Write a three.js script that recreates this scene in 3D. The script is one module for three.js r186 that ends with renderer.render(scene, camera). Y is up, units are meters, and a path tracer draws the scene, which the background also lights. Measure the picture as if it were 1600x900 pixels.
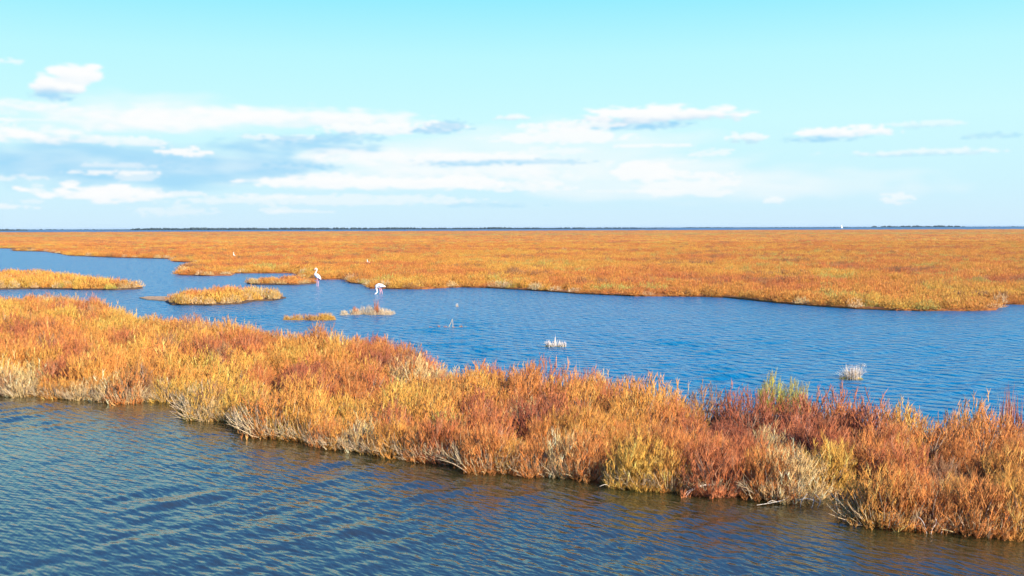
import * as THREE from 'three';
import { createNoise2D, createNoise3D } from 'simplex-noise';
import { mergeGeometries } from 'three/addons/utils/BufferGeometryUtils.js';

// ---------------------------------------------------------------- camera, sky, sun, exposure
const EXPOSURE = 2.15;
const scene = new THREE.Scene();
const camera = new THREE.PerspectiveCamera(32, 16 / 9, 0.1, 60000);
camera.position.set(0, 3.4, 0);
camera.rotation.set(THREE.MathUtils.degToRad(-3.428), 0, THREE.MathUtils.degToRad(-0.179), 'XYZ');
const renderer = new THREE.WebGLRenderer({ antialias: true });
renderer.toneMapping = THREE.LinearToneMapping;
renderer.toneMappingExposure = EXPOSURE;
renderer.shadowMap.enabled = true;

const SUN = new THREE.Vector3(0.70, 0.47, 0.54).normalize();
const sun = new THREE.DirectionalLight(new THREE.Color(1.0, 0.90, 0.75), 5.0);
sun.name = 'sun';
sun.position.copy(SUN).multiplyScalar(200);
sun.castShadow = true;
sun.shadow.mapSize.set(4096, 4096);
Object.assign(sun.shadow.camera, { left: -130, right: 130, top: 130, bottom: -130, near: 1, far: 600 });
scene.add(sun, sun.target);

function rng(seed) {
  let s = seed | 0;
  return () => { s = (s + 0x6d2b79f5) | 0; let t = Math.imul(s ^ (s >>> 15), 1 | s); t = (t + Math.imul(t ^ (t >>> 7), 61 | t)) ^ t; return ((t ^ (t >>> 14)) >>> 0) / 4294967296; };
}
const n2 = createNoise2D(rng(11)), n3 = createNoise3D(rng(12));
const clamp = THREE.MathUtils.clamp, lerp = THREE.MathUtils.lerp;
const sstep = (a, b, x) => { const t = clamp((x - a) / (b - a), 0, 1); return t * t * (3 - 2 * t); };
const lin = (v) => { v /= 255; return v <= 0.04045 ? v / 12.92 : ((v + 0.055) / 1.055) ** 2.4; };
const srgb = (r, g, b) => [lin(r), lin(g), lin(b)];

// the sky: air by height above the horizon, and a low belt of fair-weather cloud all the way round
function makeSky() {
  const W = 4096, H = 2048, data = new Float32Array(W * H * 4);
  const stops = [
    [0, ...srgb(212, 238, 254)], [2.5, ...srgb(208, 245, 255)], [6, ...srgb(206, 251, 255)], [9.5, ...srgb(188, 248, 255)], [12.8, ...srgb(149, 237, 255)],
    [14.8, ...srgb(94, 194, 255)], [18, ...srgb(54, 164, 250)], [26, ...srgb(28, 146, 246)], [45, ...srgb(20, 128, 238)], [90, ...srgb(18, 96, 210)],
  ];
  const air = (el) => {
    let i = 1; while (i < stops.length - 1 && stops[i][0] < el) i++;
    const a = stops[i - 1], b = stops[i], t = clamp((el - a[0]) / (b[0] - a[0]), 0, 1);
    return [lerp(a[1], b[1], t), lerp(a[2], b[2], t), lerp(a[3], b[3], t)];
  };
  const white = srgb(254, 255, 255), blue = srgb(166, 220, 250), grey = srgb(146, 208, 244);
  // clouds: azimuth, elevation (degrees), half width, half height, opacity, share of blue underside, raggedness
  const clouds = [];
  const put = (az, el, w, h, o, s, r = 1) => clouds.push({ az, el, w, h, o, s, r, k: clouds.length * 7.31 });
  // soft veils first, farthest back
  put(2, 4.0, 13, 2.1, 0.48, 0.02, 0.5); put(9, 2.4, 11, 1.8, 0.5, 0.02, 0.5); put(-6, 3.2, 12, 1.9, 0.58, 0.05, 0.5); put(17, 2.2, 9, 1.3, 0.3, 0.02, 0.5); put(-20, 5.9, 9, 1.6, 0.5, 0.05, 0.4);
  put(-21, 3.1, 11, 1.9, 0.9, 1.0, 0.45); put(-12.0, 4.5, 5.6, 0.85, 0.85, 1.0, 0.6); put(-15.5, 3.4, 6.5, 1.2, 0.8, 1.0, 0.5); put(-24, 3.4, 6, 1.3, 0.6, 1.0, 0.5);
  put(-7.4, 3.85, 6.0, 0.7, 0.85, 0.03, 0.7); put(2.8, 5.1, 4.4, 0.6, 0.85, 0.03, 0.8); put(-3, 3.1, 7.5, 0.5, 0.6, 0.1, 0.7);
  put(-15.5, 6.05, 11.5, 0.72, 1.0, 0.05, 0.55); put(-20.0, 5.55, 5.5, 0.75, 0.95, 0.06, 0.6); put(-10.0, 6.0, 5.6, 0.85, 0.85, 0.15, 0.7); put(-7.6, 5.5, 3.6, 0.45, 0.9, 0.15, 0.9); put(-26, 6.2, 3.6, 0.45, 0.8, 0.1, 0.7);
  put(-25.6, 4.75, 4.4, 0.62, 1, 0.08, 0.7); put(-21, 4.6, 2.8, 0.35, 0.7, 0.1, 0.9); put(-18.0, 4.1, 1.6, 0.33, 0.95, 0.03, 1.3); put(-4.3, 5.6, 1.9, 0.42, 0.85, 0.3, 0.9); put(-4.5, 5.42, 1.5, 0.2, 0.8, 1.0, 0.8);
  put(-12.1, 3.4, 2.8, 0.36, 0.85, 1.0, 0.7); put(-2.2, 4.0, 4.4, 0.3, 0.8, 0.05, 0.8); put(-2.4, 3.62, 4.4, 0.26, 0.8, 1.0, 0.7);
  put(-8.3, 2.5, 7.8, 0.52, 0.95, 0.05, 0.8); put(-10.5, 2.65, 2.4, 0.45, 0.8, 0.05, 1.0); put(-2.5, 2.55, 2.6, 0.52, 0.95, 0.05, 0.9); put(-22.5, 1.85, 3.8, 0.62, 1.0, 0.06, 1.1); put(-21.5, 2.95, 2.8, 0.18, 0.8, 0.03, 0.9);
  put(-10, 1.55, 10, 0.4, 0.5, 0.05, 0.8); put(7.4, 3.1, 2.2, 0.8, 0.9, 0.03, 0.9); put(10.0, 2.1, 3.4, 0.65, 0.7, 0.03, 1.0); put(0.6, 2.3, 3.0, 0.4, 0.7, 0.03, 1.0);
  put(-24.1, 7.25, 1.5, 0.85, 1.0, 0.42, 0.8); put(-23.2, 7.95, 1.45, 0.75, 1.0, 0.12, 0.9); put(-24.4, 6.75, 1.4, 0.34, 0.95, 1.0, 0.6); put(-26.8, 8.4, 1.2, 0.18, 0.6, 0.05, 1);
  put(7.2, 5.68, 3.9, 0.4, 1.0, 1.0, 0.6); put(8.4, 6.2, 5.2, 0.62, 1.0, 0.33, 0.85); put(7.2, 6.3, 2.8, 0.4, 0.95, 0.05, 1.0); put(4.2, 5.75, 2.4, 0.26, 0.75, 0.1, 0.9); put(0.1, 6.15, 1.35, 0.24, 0.8, 0.33, 1);
  put(13.0, 4.85, 1.3, 0.36, 0.75, 0.4, 1.1); put(17.2, 4.72, 2.6, 0.26, 0.85, 1.0, 0.7); put(18.2, 5.05, 3.0, 0.4, 0.95, 0.2, 1.0); put(22.2, 5.3, 2.2, 0.28, 0.45, 0.5, 1); put(25.2, 4.6, 1.6, 0.22, 0.5, 1.0, 0.9);
  put(21.8, 3.85, 4.8, 0.24, 0.6, 0.5, 0.9); put(14.6, 1.45, 0.6, 0.25, 0.6, 0.1, 1.2); put(20.9, 1.45, 0.9, 0.35, 0.6, 0.1, 1.2); put(11.2, 4.1, 1.3, 0.3, 0.6, 0.05, 1.2);
  { const Q = rng(78); for (let i = 0; i < 42; i++) { const az = -29 + 44 * Q() ** 1.15, el = 0.9 + 5.2 * Q(); put(az, el, 0.8 + 2.4 * Q(), 0.1 + 0.28 * Q(), 0.3 + 0.45 * Q(), Q() < 0.22 ? 1.0 : 0.04, 1.15); } }
  // the same belt goes on round the rest of the horizon
  const R = rng(77);
  for (let i = 0; i < 230; i++) {
    const az = 34 + R() * 292, el = 1.2 + 5.6 * R() ** 1.2, big = R() < 0.35;
    put(az > 180 ? az - 360 : az, el, big ? 4 + 5 * R() : 1 + 2.6 * R(), big ? 0.5 + 0.7 * R() : 0.2 + 0.4 * R(), 0.5 + 0.45 * R(), R() < 0.3 ? 0.6 + 0.4 * R() : 0.3 * R(), 0.8 + 0.4 * R());
  }
  const bins = Array.from({ length: 360 }, () => []);
  for (const c of clouds) for (let a = Math.floor(c.az - c.w * 1.9); a <= c.az + c.w * 1.9; a++) bins[((a % 360) + 360) % 360].push(c);
  const fbm = (x, y, z, oct) => { let s = 0, a = 0.55, f = 1; for (let i = 0; i < oct; i++, a *= 0.52, f *= 2.03) s += a * n3(x * f, y * f, z + i * 9.7); return s; };
  for (let row = 0; row < H; row++) {
    const el = ((row + 0.5) / H - 0.5) * 180, base = air(Math.max(el, 0)), cloudy = el > 0 && el < 11;
    for (let col = 0; col < W; col++) {
      const i = (row * W + col) * 4;
      let r = base[0], g = base[1], b = base[2];
      if (cloudy) {
        let az = ((col + 0.5) / W - 0.5) * 360 + 90; if (az > 180) az -= 360;
        const rad = THREE.MathUtils.degToRad(az), cx = Math.cos(rad) * 57.3, cz = Math.sin(rad) * 57.3;
        for (const c of bins[((Math.floor(az) % 360) + 360) % 360]) {
          let dx = az - c.az; if (dx > 180) dx -= 360; if (dx < -180) dx += 360;
          let X = dx / c.w, Y = (el - c.el) / c.h;
          if (X * X > 3 || Y * Y > 5) continue;
          const sc = 0.55 / Math.max(c.h, 0.35);
          const f1 = n3(cx * sc * 0.5 + c.k, el * sc * 1.9, cz * sc * 0.5) * 0.5 + fbm(cx * sc * 1.05 + c.k, el * sc * 3.0, cz * sc * 1.05, 5) * 0.75;
          const low = Y < 0 ? Y * 1.35 : Y * 0.95;                    // flat underside, heaped top
          const d = 1 - X * X * (0.55 + 0.45 * Math.abs(X)) - low * low + f1 * 0.95 * c.r;
          const soft = c.r < 0.75 ? 1.0 : 0.55;
          const a = sstep(0.12, 0.12 + soft, d) * c.o * sstep(0, 0.9, el);
          if (a <= 0) continue;
          const under = clamp(c.s * (c.s > 0.9 ? 0.85 + f1 * 0.4 : sstep(0.35, -0.75, Y + f1 * 0.5) * 1.9), 0, 1);
          const hue = c.s < 0.5 && c.s > 0.3 ? grey : blue;
          r = lerp(r, lerp(white[0], hue[0], under), a); g = lerp(g, lerp(white[1], hue[1], under), a); b = lerp(b, lerp(white[2], hue[2], under), a);
        }
      }
      data[i] = r / EXPOSURE; data[i + 1] = g / EXPOSURE; data[i + 2] = b / EXPOSURE; data[i + 3] = 1;
    }
  }
  const t = new THREE.DataTexture(data, W, H, THREE.RGBAFormat, THREE.FloatType);
  t.mapping = THREE.EquirectangularReflectionMapping; t.magFilter = THREE.LinearFilter; t.needsUpdate = true;
  return t;
}
scene.background = makeSky();
scene.environment = scene.background;

// ---------------------------------------------------------------- helpers
const used = {};
const numbered = (n) => { const k = used[n] = (used[n] ?? -1) + 1; return k ? n + '_' + String(k).padStart(3, '0') : n; };
function tag(o, label, category, group, kind) { o.userData = { label, category }; if (group) o.userData.group = group; if (kind) o.userData.kind = kind; return o; }
function solid(o) { o.traverse((m) => { if (m.isMesh) { m.castShadow = true; m.receiveShadow = true; } }); return o; }
function structure(name, geo, mat, label) { const m = new THREE.Mesh(geo, mat); m.name = numbered(name); m.userData = { kind: 'structure' }; if (label) m.userData.label = label; m.receiveShadow = true; m.castShadow = true; scene.add(m); return m; }
function inside(poly, x, z) {
  let c = false;
  for (let i = 0, j = poly.length - 1; i < poly.length; j = i++) { const [xi, zi] = poly[i], [xj, zj] = poly[j]; if ((zi > z) !== (zj > z) && x < ((xj - xi) * (z - zi)) / (zj - zi) + xi) c = !c; }
  return c;
}
function edgeDist(poly, x, z) {
  let best = 1e9;
  for (let i = 0, j = poly.length - 1; i < poly.length; j = i++) {
    const ax = poly[j][0], az = poly[j][1], bx = poly[i][0] - ax, bz = poly[i][1] - az, t = clamp(((x - ax) * bx + (z - az) * bz) / (bx * bx + bz * bz || 1), 0, 1);
    best = Math.min(best, Math.hypot(x - ax - t * bx, z - az - t * bz));
  }
  return best;
}

// ---------------------------------------------------------------- textures and materials
function noiseTexture(size, fn, color) {
  const d = new Uint8Array(size * size * 4);
  for (let y = 0; y < size; y++) for (let x = 0; x < size; x++) { const c = fn(x / size, y / size), o = (y * size + x) * 4; for (let k = 0; k < 3; k++) d[o + k] = clamp(c[k], 0, 1) * 255; d[o + 3] = 255; }
  const t = new THREE.DataTexture(d, size, size); t.wrapS = t.wrapT = THREE.RepeatWrapping; t.magFilter = THREE.LinearFilter; t.minFilter = THREE.LinearMipmapLinearFilter; t.generateMipmaps = true;
  if (color) t.colorSpace = THREE.SRGBColorSpace; t.needsUpdate = true; return t;
}
const torus = (u, v, f, k) => { const a = u * 2 * Math.PI, b = v * 2 * Math.PI; return 0.5 * (n3(Math.cos(a) * f + k, Math.sin(a) * f, Math.cos(b) * f * 0.9) + n3(Math.sin(b) * f + k * 1.7, Math.cos(a) * f + 5, Math.sin(a) * f - 3 + Math.cos(b) * f)); };
const mudMap = noiseTexture(512, (u, v) => { const n = torus(u, v, 2.2, 1) * 0.5 + torus(u, v, 9, 4) * 0.4 + torus(u, v, 28, 8) * 0.35, m = 0.62 + 0.3 * n; return [m, m * 0.86, m * 0.68]; }, true);
const litterMap = noiseTexture(512, (u, v) => { const n = torus(u, v, 3, 21) * 0.5 + torus(u, v, 12, 24) * 0.5 + torus(u, v, 34, 28) * 0.4, m = 0.7 + 0.28 * n; return [m, m * (0.78 + 0.1 * n), m * 0.5]; }, true);
// ripples: a sum of plane waves that fits the tile, as a normal map
function rippleNormals(size, metres, seed, comps, slope, spread, dir, lo, hi) {
  const R = rng(seed), list = []; let sum = 0;
  for (let i = 0; i < comps; i++) {
    const L = lo * (hi / lo) ** R(), a = dir + (R() + R() + R() - 1.5) * spread, k = metres / L, kx = Math.round(Math.cos(a) * k), kz = Math.round(Math.sin(a) * k);
    const s = (0.5 + R()) * (0.6 + 0.5 * L / hi); sum += s * s / 2; list.push([kx, kz, R() * 6.283, s]);
  }
  const q = slope / Math.sqrt(sum), d = new Uint8Array(size * size * 4), TAB = 8192, sn = new Float32Array(TAB);
  for (let i = 0; i < TAB; i++) sn[i] = Math.sin(i / TAB * 6.283185307);
  const gx = new Float32Array(size * size), gz = new Float32Array(size * size);
  for (const [kx, kz, ph, s] of list) {
    const l = Math.hypot(kx, kz) || 1, ax = s * q * kx / l, az = s * q * kz / l, p0 = ph / 6.283 + 64;
    for (let y = 0; y < size; y++) for (let x = 0; x < size; x++) {
      let t = p0 + (kx * x + kz * y) / size; t -= Math.floor(t);
      const c = sn[(t * TAB) | 0], o = y * size + x; gx[o] += ax * c; gz[o] += az * c;
    }
  }
  for (let o = 0; o < size * size; o++) { const l = 1 / Math.hypot(gx[o], gz[o], 1); d[o * 4] = (0.5 - 0.5 * gx[o] * l) * 255; d[o * 4 + 1] = (0.5 - 0.5 * gz[o] * l) * 255; d[o * 4 + 2] = (0.5 + 0.5 * l) * 255; d[o * 4 + 3] = 255; }
  const t = new THREE.DataTexture(d, size, size); t.wrapS = t.wrapT = THREE.RepeatWrapping; t.magFilter = THREE.LinearFilter; t.needsUpdate = true; return t;
}
const WIND = Math.atan2(0.80, 0.60);                                // the way the ripples run
const nearRipple = rippleNormals(1024, 3, 5, 50, 0.095, 0.9, WIND, 0.03, 0.22);
const lagoonRipple = rippleNormals(1024, 9, 6, 64, 0.33, 0.85, WIND, 0.07, 0.7);

const M = (o) => new THREE.MeshStandardMaterial(o);
const mat = {
  mud: M({ color: new THREE.Color().setRGB(0.20, 0.135, 0.075), map: mudMap, roughness: 0.8 }),
  paleMud: M({ color: new THREE.Color().setRGB(1, 0.86, 0.74), map: mudMap, roughness: 0.9 }),
  litter: M({ color: new THREE.Color().setRGB(0.50, 0.27, 0.09), map: litterMap, roughness: 0.95 }),
  bed: M({ color: new THREE.Color().setRGB(0.12, 0.08, 0.035), map: mudMap, roughness: 0.95 }),
  channel: new THREE.MeshPhysicalMaterial({ color: new THREE.Color().setRGB(0.025, 0.026, 0.008), roughness: 0.14, ior: 2.0, normalMap: nearRipple, normalScale: new THREE.Vector2(1, 1) }),
  lagoon: new THREE.MeshPhysicalMaterial({ color: new THREE.Color().setRGB(0.002, 0.12, 0.25), roughness: 0.23, ior: 1.42, normalMap: lagoonRipple, normalScale: new THREE.Vector2(1, 1) }),
  sea: new THREE.MeshPhysicalMaterial({ color: new THREE.Color().setRGB(0.03, 0.12, 0.24), roughness: 0.5, ior: 1.333 }),
  farShore: M({ color: new THREE.Color().setRGB(0.05, 0.06, 0.05), roughness: 1 }),
  wood: M({ color: new THREE.Color().setRGB(0.025, 0.04, 0.04), roughness: 1 }),
};

// ---------------------------------------------------------------- land outlines, metres (x, z)
const nearFront = [[-30, -26], [-18, -23.4], [-13.24, -21.48], [-11.89, -21.02], [-10.51, -20.43], [-9.57, -20.1], [-8.49, -19.71], [-7.52, -19.47], [-6.56, -19.6], [-6.07, -18.76], [-5.71, -17.74], [-4.94, -17.43], [-4.22, -16.34], [-3.59, -15.88], [-2.98, -15.36], [-2.34, -15.04], [-1.72, -14.78], [-1.02, -14.28], [-0.36, -13.82], [0.43, -13.56], [1.16, -13.44], [1.34, -12.87], [1.63, -12.71], [2.3, -12.77], [2.8, -12.42], [3.32, -12.24], [3.83, -12.23], [4.09, -11.73], [4.11, -11.27], [4.5, -11.05], [4.97, -10.97], [5.31, -10.81], [5.8, -10.67], [6.44, -10.36], [7.18, -10.07], [10, -9.2]];
const nearBack = [[-38, -45], [-26.89, -43.87], [-24.25, -44.16], [-21.88, -42.82], [-20.79, -44.0], [-18.81, -42.68], [-16.49, -40.33], [-13.18, -34.95], [-11.52, -33.35], [-9.52, -31.65], [-7.66, -29.92], [-5.92, -28.01], [-4.9, -27.3], [-3.84, -27.27], [-2.59, -25.24], [-1.59, -22.55], [-1.06, -21.05], [-0.75, -21.24], [-0.01, -20.63], [0.89, -19.97], [1.28, -20.05], [2.01, -19.68], [2.54, -18.91], [2.94, -17.63], [3.5, -17.62], [4.08, -18.18], [4.68, -18.25], [4.93, -17.87], [5.36, -17.04], [5.71, -16.16], [6.25, -15.69], [7.0, -15.57], [7.7, -15.78], [8.28, -15.33], [9.02, -14.6], [9.81, -13.85], [14, -12]];
const nearBank = [...nearFront, ...nearBack.slice().reverse()];
const farShoreLine = [[-420, -330], [-240, -262], [-152.51, -217.8], [-106.08, -189.35], [-92.34, -181.32], [-87.37, -177.77], [-79.14, -159.34], [-71.39, -154.0], [-56.83, -129.32], [-47.38, -119.96], [-38.9, -114.15], [-35.01, -104.08], [-31.3, -100.87], [-29.64, -93.03], [-28.22, -85.63], [-24.52, -73.79], [-22.24, -72.65], [-20.4, -73.02], [-21.12, -76.68], [-16.46, -76.36], [-14.93, -70.29], [-13.54, -66.73], [-11.11, -66.99], [-10.19, -62.64], [-8.72, -60.44], [-8.02, -56.58], [-4.99, -55.83], [-3.66, -57.26], [-2.94, -57.53], [-1.45, -56.84], [1.72, -53.8], [3.3, -51.63], [6.01, -49.57], [8.8, -49.21], [10.21, -48.46], [11.23, -46.28], [12.35, -43.91], [13.88, -41.75], [15.55, -40.56], [18.03, -40.31], [19.6, -40.56], [20.72, -42.5], [21.46, -43.72], [23.14, -43.11], [26.79, -41.92], [31.02, -40.44], [60, -34], [300, -20]];
const FAR_EDGE = -1150;
const marsh = [...farShoreLine, [2200, -20], [2200, FAR_EDGE], [-2200, FAR_EDGE], [-2200, -420]];
const islands = {
  wide: [[-45, -57.5], [-33.65, -57.3], [-28.99, -56.76], [-27.05, -57.26], [-24.41, -56.24], [-22.1, -55.83], [-21.16, -56.66], [-21.3, -57.9], [-23.2, -60], [-25, -61.5], [-27, -64], [-30.5, -68.5], [-34, -72], [-38, -73], [-45, -74]],
  tufted: [[-16.2, -46.8], [-15.2, -44.7], [-13.3, -44.4], [-12.2, -45.3], [-12.1, -46.9], [-11.3, -47.3], [-11.04, -49], [-11.8, -50.0], [-13, -51], [-14.6, -51.2], [-15.6, -49.5], [-16.4, -48]],
  low: [[-16.5, -62.3], [-15.5, -60.8], [-13.1, -60.35], [-12.1, -61.7], [-12.3, -63.4], [-13.5, -64.8], [-15, -64.6], [-16.2, -63.6]],
};
const spit = [[-18.4, -49.4], [-17.6, -48.2], [-16.0, -46.9], [-16.2, -48.4], [-17.2, -50.0], [-18.2, -50.2]];

function landGeo(poly, top, bevel, uvScale = 0.5, inset = 0) {
  const s = new THREE.Shape(poly.map(([x, z]) => new THREE.Vector2(x, -z)));
  const g = new THREE.ExtrudeGeometry(s, { depth: 0.3 + top - bevel, bevelEnabled: true, bevelThickness: bevel, bevelSize: bevel * 2.2, bevelOffset: -bevel * 2.2 - inset, bevelSegments: 2, curveSegments: 1 });
  g.rotateX(-Math.PI / 2); g.translate(0, -0.3, 0);
  const p = g.attributes.position, uv = g.attributes.uv;
  for (let i = 0; i < p.count; i++) uv.setXY(i, p.getX(i) * uvScale, p.getZ(i) * uvScale + p.getY(i));
  return g;
}
const sheet = (x0, x1, z0, z1, y, s) => { const g = new THREE.PlaneGeometry(x1 - x0, z1 - z0); g.rotateX(-Math.PI / 2); g.translate((x0 + x1) / 2, y, (z0 + z1) / 2); const p = g.attributes.position, uv = g.attributes.uv; for (let i = 0; i < p.count; i++) uv.setXY(i, p.getX(i) * s, p.getZ(i) * s); return g; };

structure('ground', sheet(-30000, 30000, -40000, 200, -0.5, 0.05), mat.bed);
structure('near_bank_ground', landGeo(nearBank, 0.07, 0.06, 0.5, 0.3), mat.mud);
structure('marsh_plain_ground', landGeo(marsh, 0.09, 0.06, 0.3), mat.litter);
for (const k of Object.keys(islands)) structure('island_ground', landGeo(islands[k], 0.08, 0.06), mat.mud);
structure('mud_spit', landGeo(spit, 0.05, 0.04), mat.paleMud);
structure('sea', sheet(-9000, 9000, -9000, FAR_EDGE - 2, 0.0, 0.02), mat.sea);

// water with real waves: a fan of rows, finer where it is near
function waveSet(seed, n, lo, hi, slope, spread) {
  const R = rng(seed), w = []; let sum = 0;
  for (let i = 0; i < n; i++) { const L = lo * (hi / lo) ** ((i + R()) / n), a = WIND + (R() + R() + R() - 1.5) * spread, s = 0.6 + 0.8 * R(); sum += s * s / 2; w.push({ kx: Math.cos(a) * 6.283 / L, kz: Math.sin(a) * 6.283 / L, ph: R() * 6.283, s, L }); }
  const q = slope / Math.sqrt(sum); for (const c of w) c.a = c.s * q * c.L / 6.283;
  return w;
}
const MID = [[-0.95, 34], [-0.62, 31], [-0.5, 29], [-0.36, 25], [-0.25, 21.5], [-0.12, 18.6], [0, 16.8], [0.12, 15.8], [0.25, 14.9], [0.36, 14.0], [0.51, 12.9], [0.7, 11.6], [0.98, 10.4]];
const midAt = (u) => { let i = 1; while (i < MID.length - 1 && MID[i][0] < u) i++; const a = MID[i - 1], b = MID[i]; return lerp(a[1], b[1], (u - a[0]) / (b[0] - a[0])); };
function waterGeo(u0, u1, cols, rowsOf, rows, waves, tile, packet) {
  const nv = (cols + 1) * (rows + 1), pos = new Float32Array(nv * 3), nor = new Float32Array(nv * 3), uv = new Float32Array(nv * 2), idx = new Uint32Array(cols * rows * 6);
  for (let r = 0, o = 0; r <= rows; r++) for (let c = 0; c <= cols; c++, o++) {
    const u = lerp(u0, u1, c / cols), d = rowsOf(u, r / rows), dn = rowsOf(u, Math.min(1, (r + 1) / rows)), x = u * d, z = -d;
    const step = Math.max(Math.abs(dn - d), d * (u1 - u0) / cols);
    const env = 0.75 + packet * n2(x * 0.16 + 3, z * 0.1) + packet * 0.6 * n2(x * 0.5, z * 0.45 + 9);
    let y = 0, gx = 0, gz = 0;
    for (const w of waves) { const fade = sstep(2.2, 5, w.L / step); if (fade <= 0) continue; const ph = w.kx * x + w.kz * z + w.ph + 1.3 * n2(x * 0.35 / w.L ** 0.5 + w.ph, z * 0.35), A = w.a * fade * env; y += A * Math.sin(ph); const cs = A * Math.cos(ph); gx += w.kx * cs; gz += w.kz * cs; }
    pos[o * 3] = x; pos[o * 3 + 1] = y; pos[o * 3 + 2] = z;
    const l = 1 / Math.hypot(gx, gz, 1); nor[o * 3] = -gx * l; nor[o * 3 + 1] = l; nor[o * 3 + 2] = -gz * l; uv[o * 2] = x / tile; uv[o * 2 + 1] = -z / tile;
  }
  for (let r = 0, o = 0; r < rows; r++) for (let c = 0; c < cols; c++) { const a = r * (cols + 1) + c, b = a + 1, e = a + cols + 1, f = e + 1; idx.set([a, b, e, b, f, e], o); o += 6; }
  const g = new THREE.BufferGeometry();
  g.setAttribute('position', new THREE.BufferAttribute(pos, 3)); g.setAttribute('normal', new THREE.BufferAttribute(nor, 3)); g.setAttribute('uv', new THREE.BufferAttribute(uv, 2)); g.setIndex(new THREE.BufferAttribute(idx, 1));
  return g;
}
structure('channel_water', waterGeo(-0.95, 0.98, 500, (u, t) => { const m = midAt(u), n = 6.5; return n * (m / n) ** t; }, 380, waveSet(3, 48, 0.11, 1.1, 0.078, 0.95), 3, 0.85), mat.channel);
structure('lagoon_water', waterGeo(-0.95, 0.98, 460, (u, t) => { const a = midAt(u) ** -0.5, b = 330 ** -0.5; return lerp(a, b, t) ** -2; }, 360, waveSet(4, 28, 0.22, 1.1, 0.135, 0.6), 9, 0.5), mat.lagoon);

// ---------------------------------------------------------------- glasswort: twigs as three-sided tapering strands
class Strands {
  constructor() { this.p = []; this.n = []; this.c = []; this.i = []; }
  add(pts, rads, col) {
    const base = this.p.length / 3, m = pts.length; let tip = rads[m - 1] === 0;
    for (let k = 0; k < m; k++) {
      const a = pts[Math.max(0, k - 1)], b = pts[Math.min(m - 1, k + 1)];
      let tx = b[0] - a[0], ty = b[1] - a[1], tz = b[2] - a[2]; const tl = Math.hypot(tx, ty, tz) || 1; tx /= tl; ty /= tl; tz /= tl;
      let ux = Math.abs(ty) < 0.9 ? -tz : 0, uy = Math.abs(ty) < 0.9 ? 0 : tz, uz = Math.abs(ty) < 0.9 ? tx : -ty; const ul = Math.hypot(ux, uy, uz) || 1; ux /= ul; uy /= ul; uz /= ul;
      const vx = ty * uz - tz * uy, vy = tz * ux - tx * uz, vz = tx * uy - ty * ux, cnt = tip && k === m - 1 ? 1 : 3;
      for (let s = 0; s < cnt; s++) {
        const an = s * 2.0944 + base, cs = Math.cos(an), sn = Math.sin(an), nx = ux * cs + vx * sn, ny = uy * cs + vy * sn, nz = uz * cs + vz * sn;
        this.p.push(pts[k][0] + nx * rads[k], pts[k][1] + ny * rads[k], pts[k][2] + nz * rads[k]);
        if (cnt === 1) this.n.push(tx, ty, tz); else this.n.push(nx, ny, nz);
        this.c.push(col[0], col[1], col[2]);
      }
      if (k) {
        const A = base + (k - 1) * 3, B = base + k * 3;
        for (let s = 0; s < 3; s++) { const t = (s + 1) % 3; if (tip && k === m - 1) this.i.push(A + s, A + t, B); else this.i.push(A + s, A + t, B + s, A + t, B + t, B + s); }
      }
    }
  }
  geo() {
    const g = new THREE.BufferGeometry();
    g.setAttribute('position', new THREE.Float32BufferAttribute(this.p, 3)); g.setAttribute('normal', new THREE.Float32BufferAttribute(this.n, 3)); g.setAttribute('color', new THREE.Float32BufferAttribute(this.c, 3)); g.setIndex(this.i);
    return g;
  }
}
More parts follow.
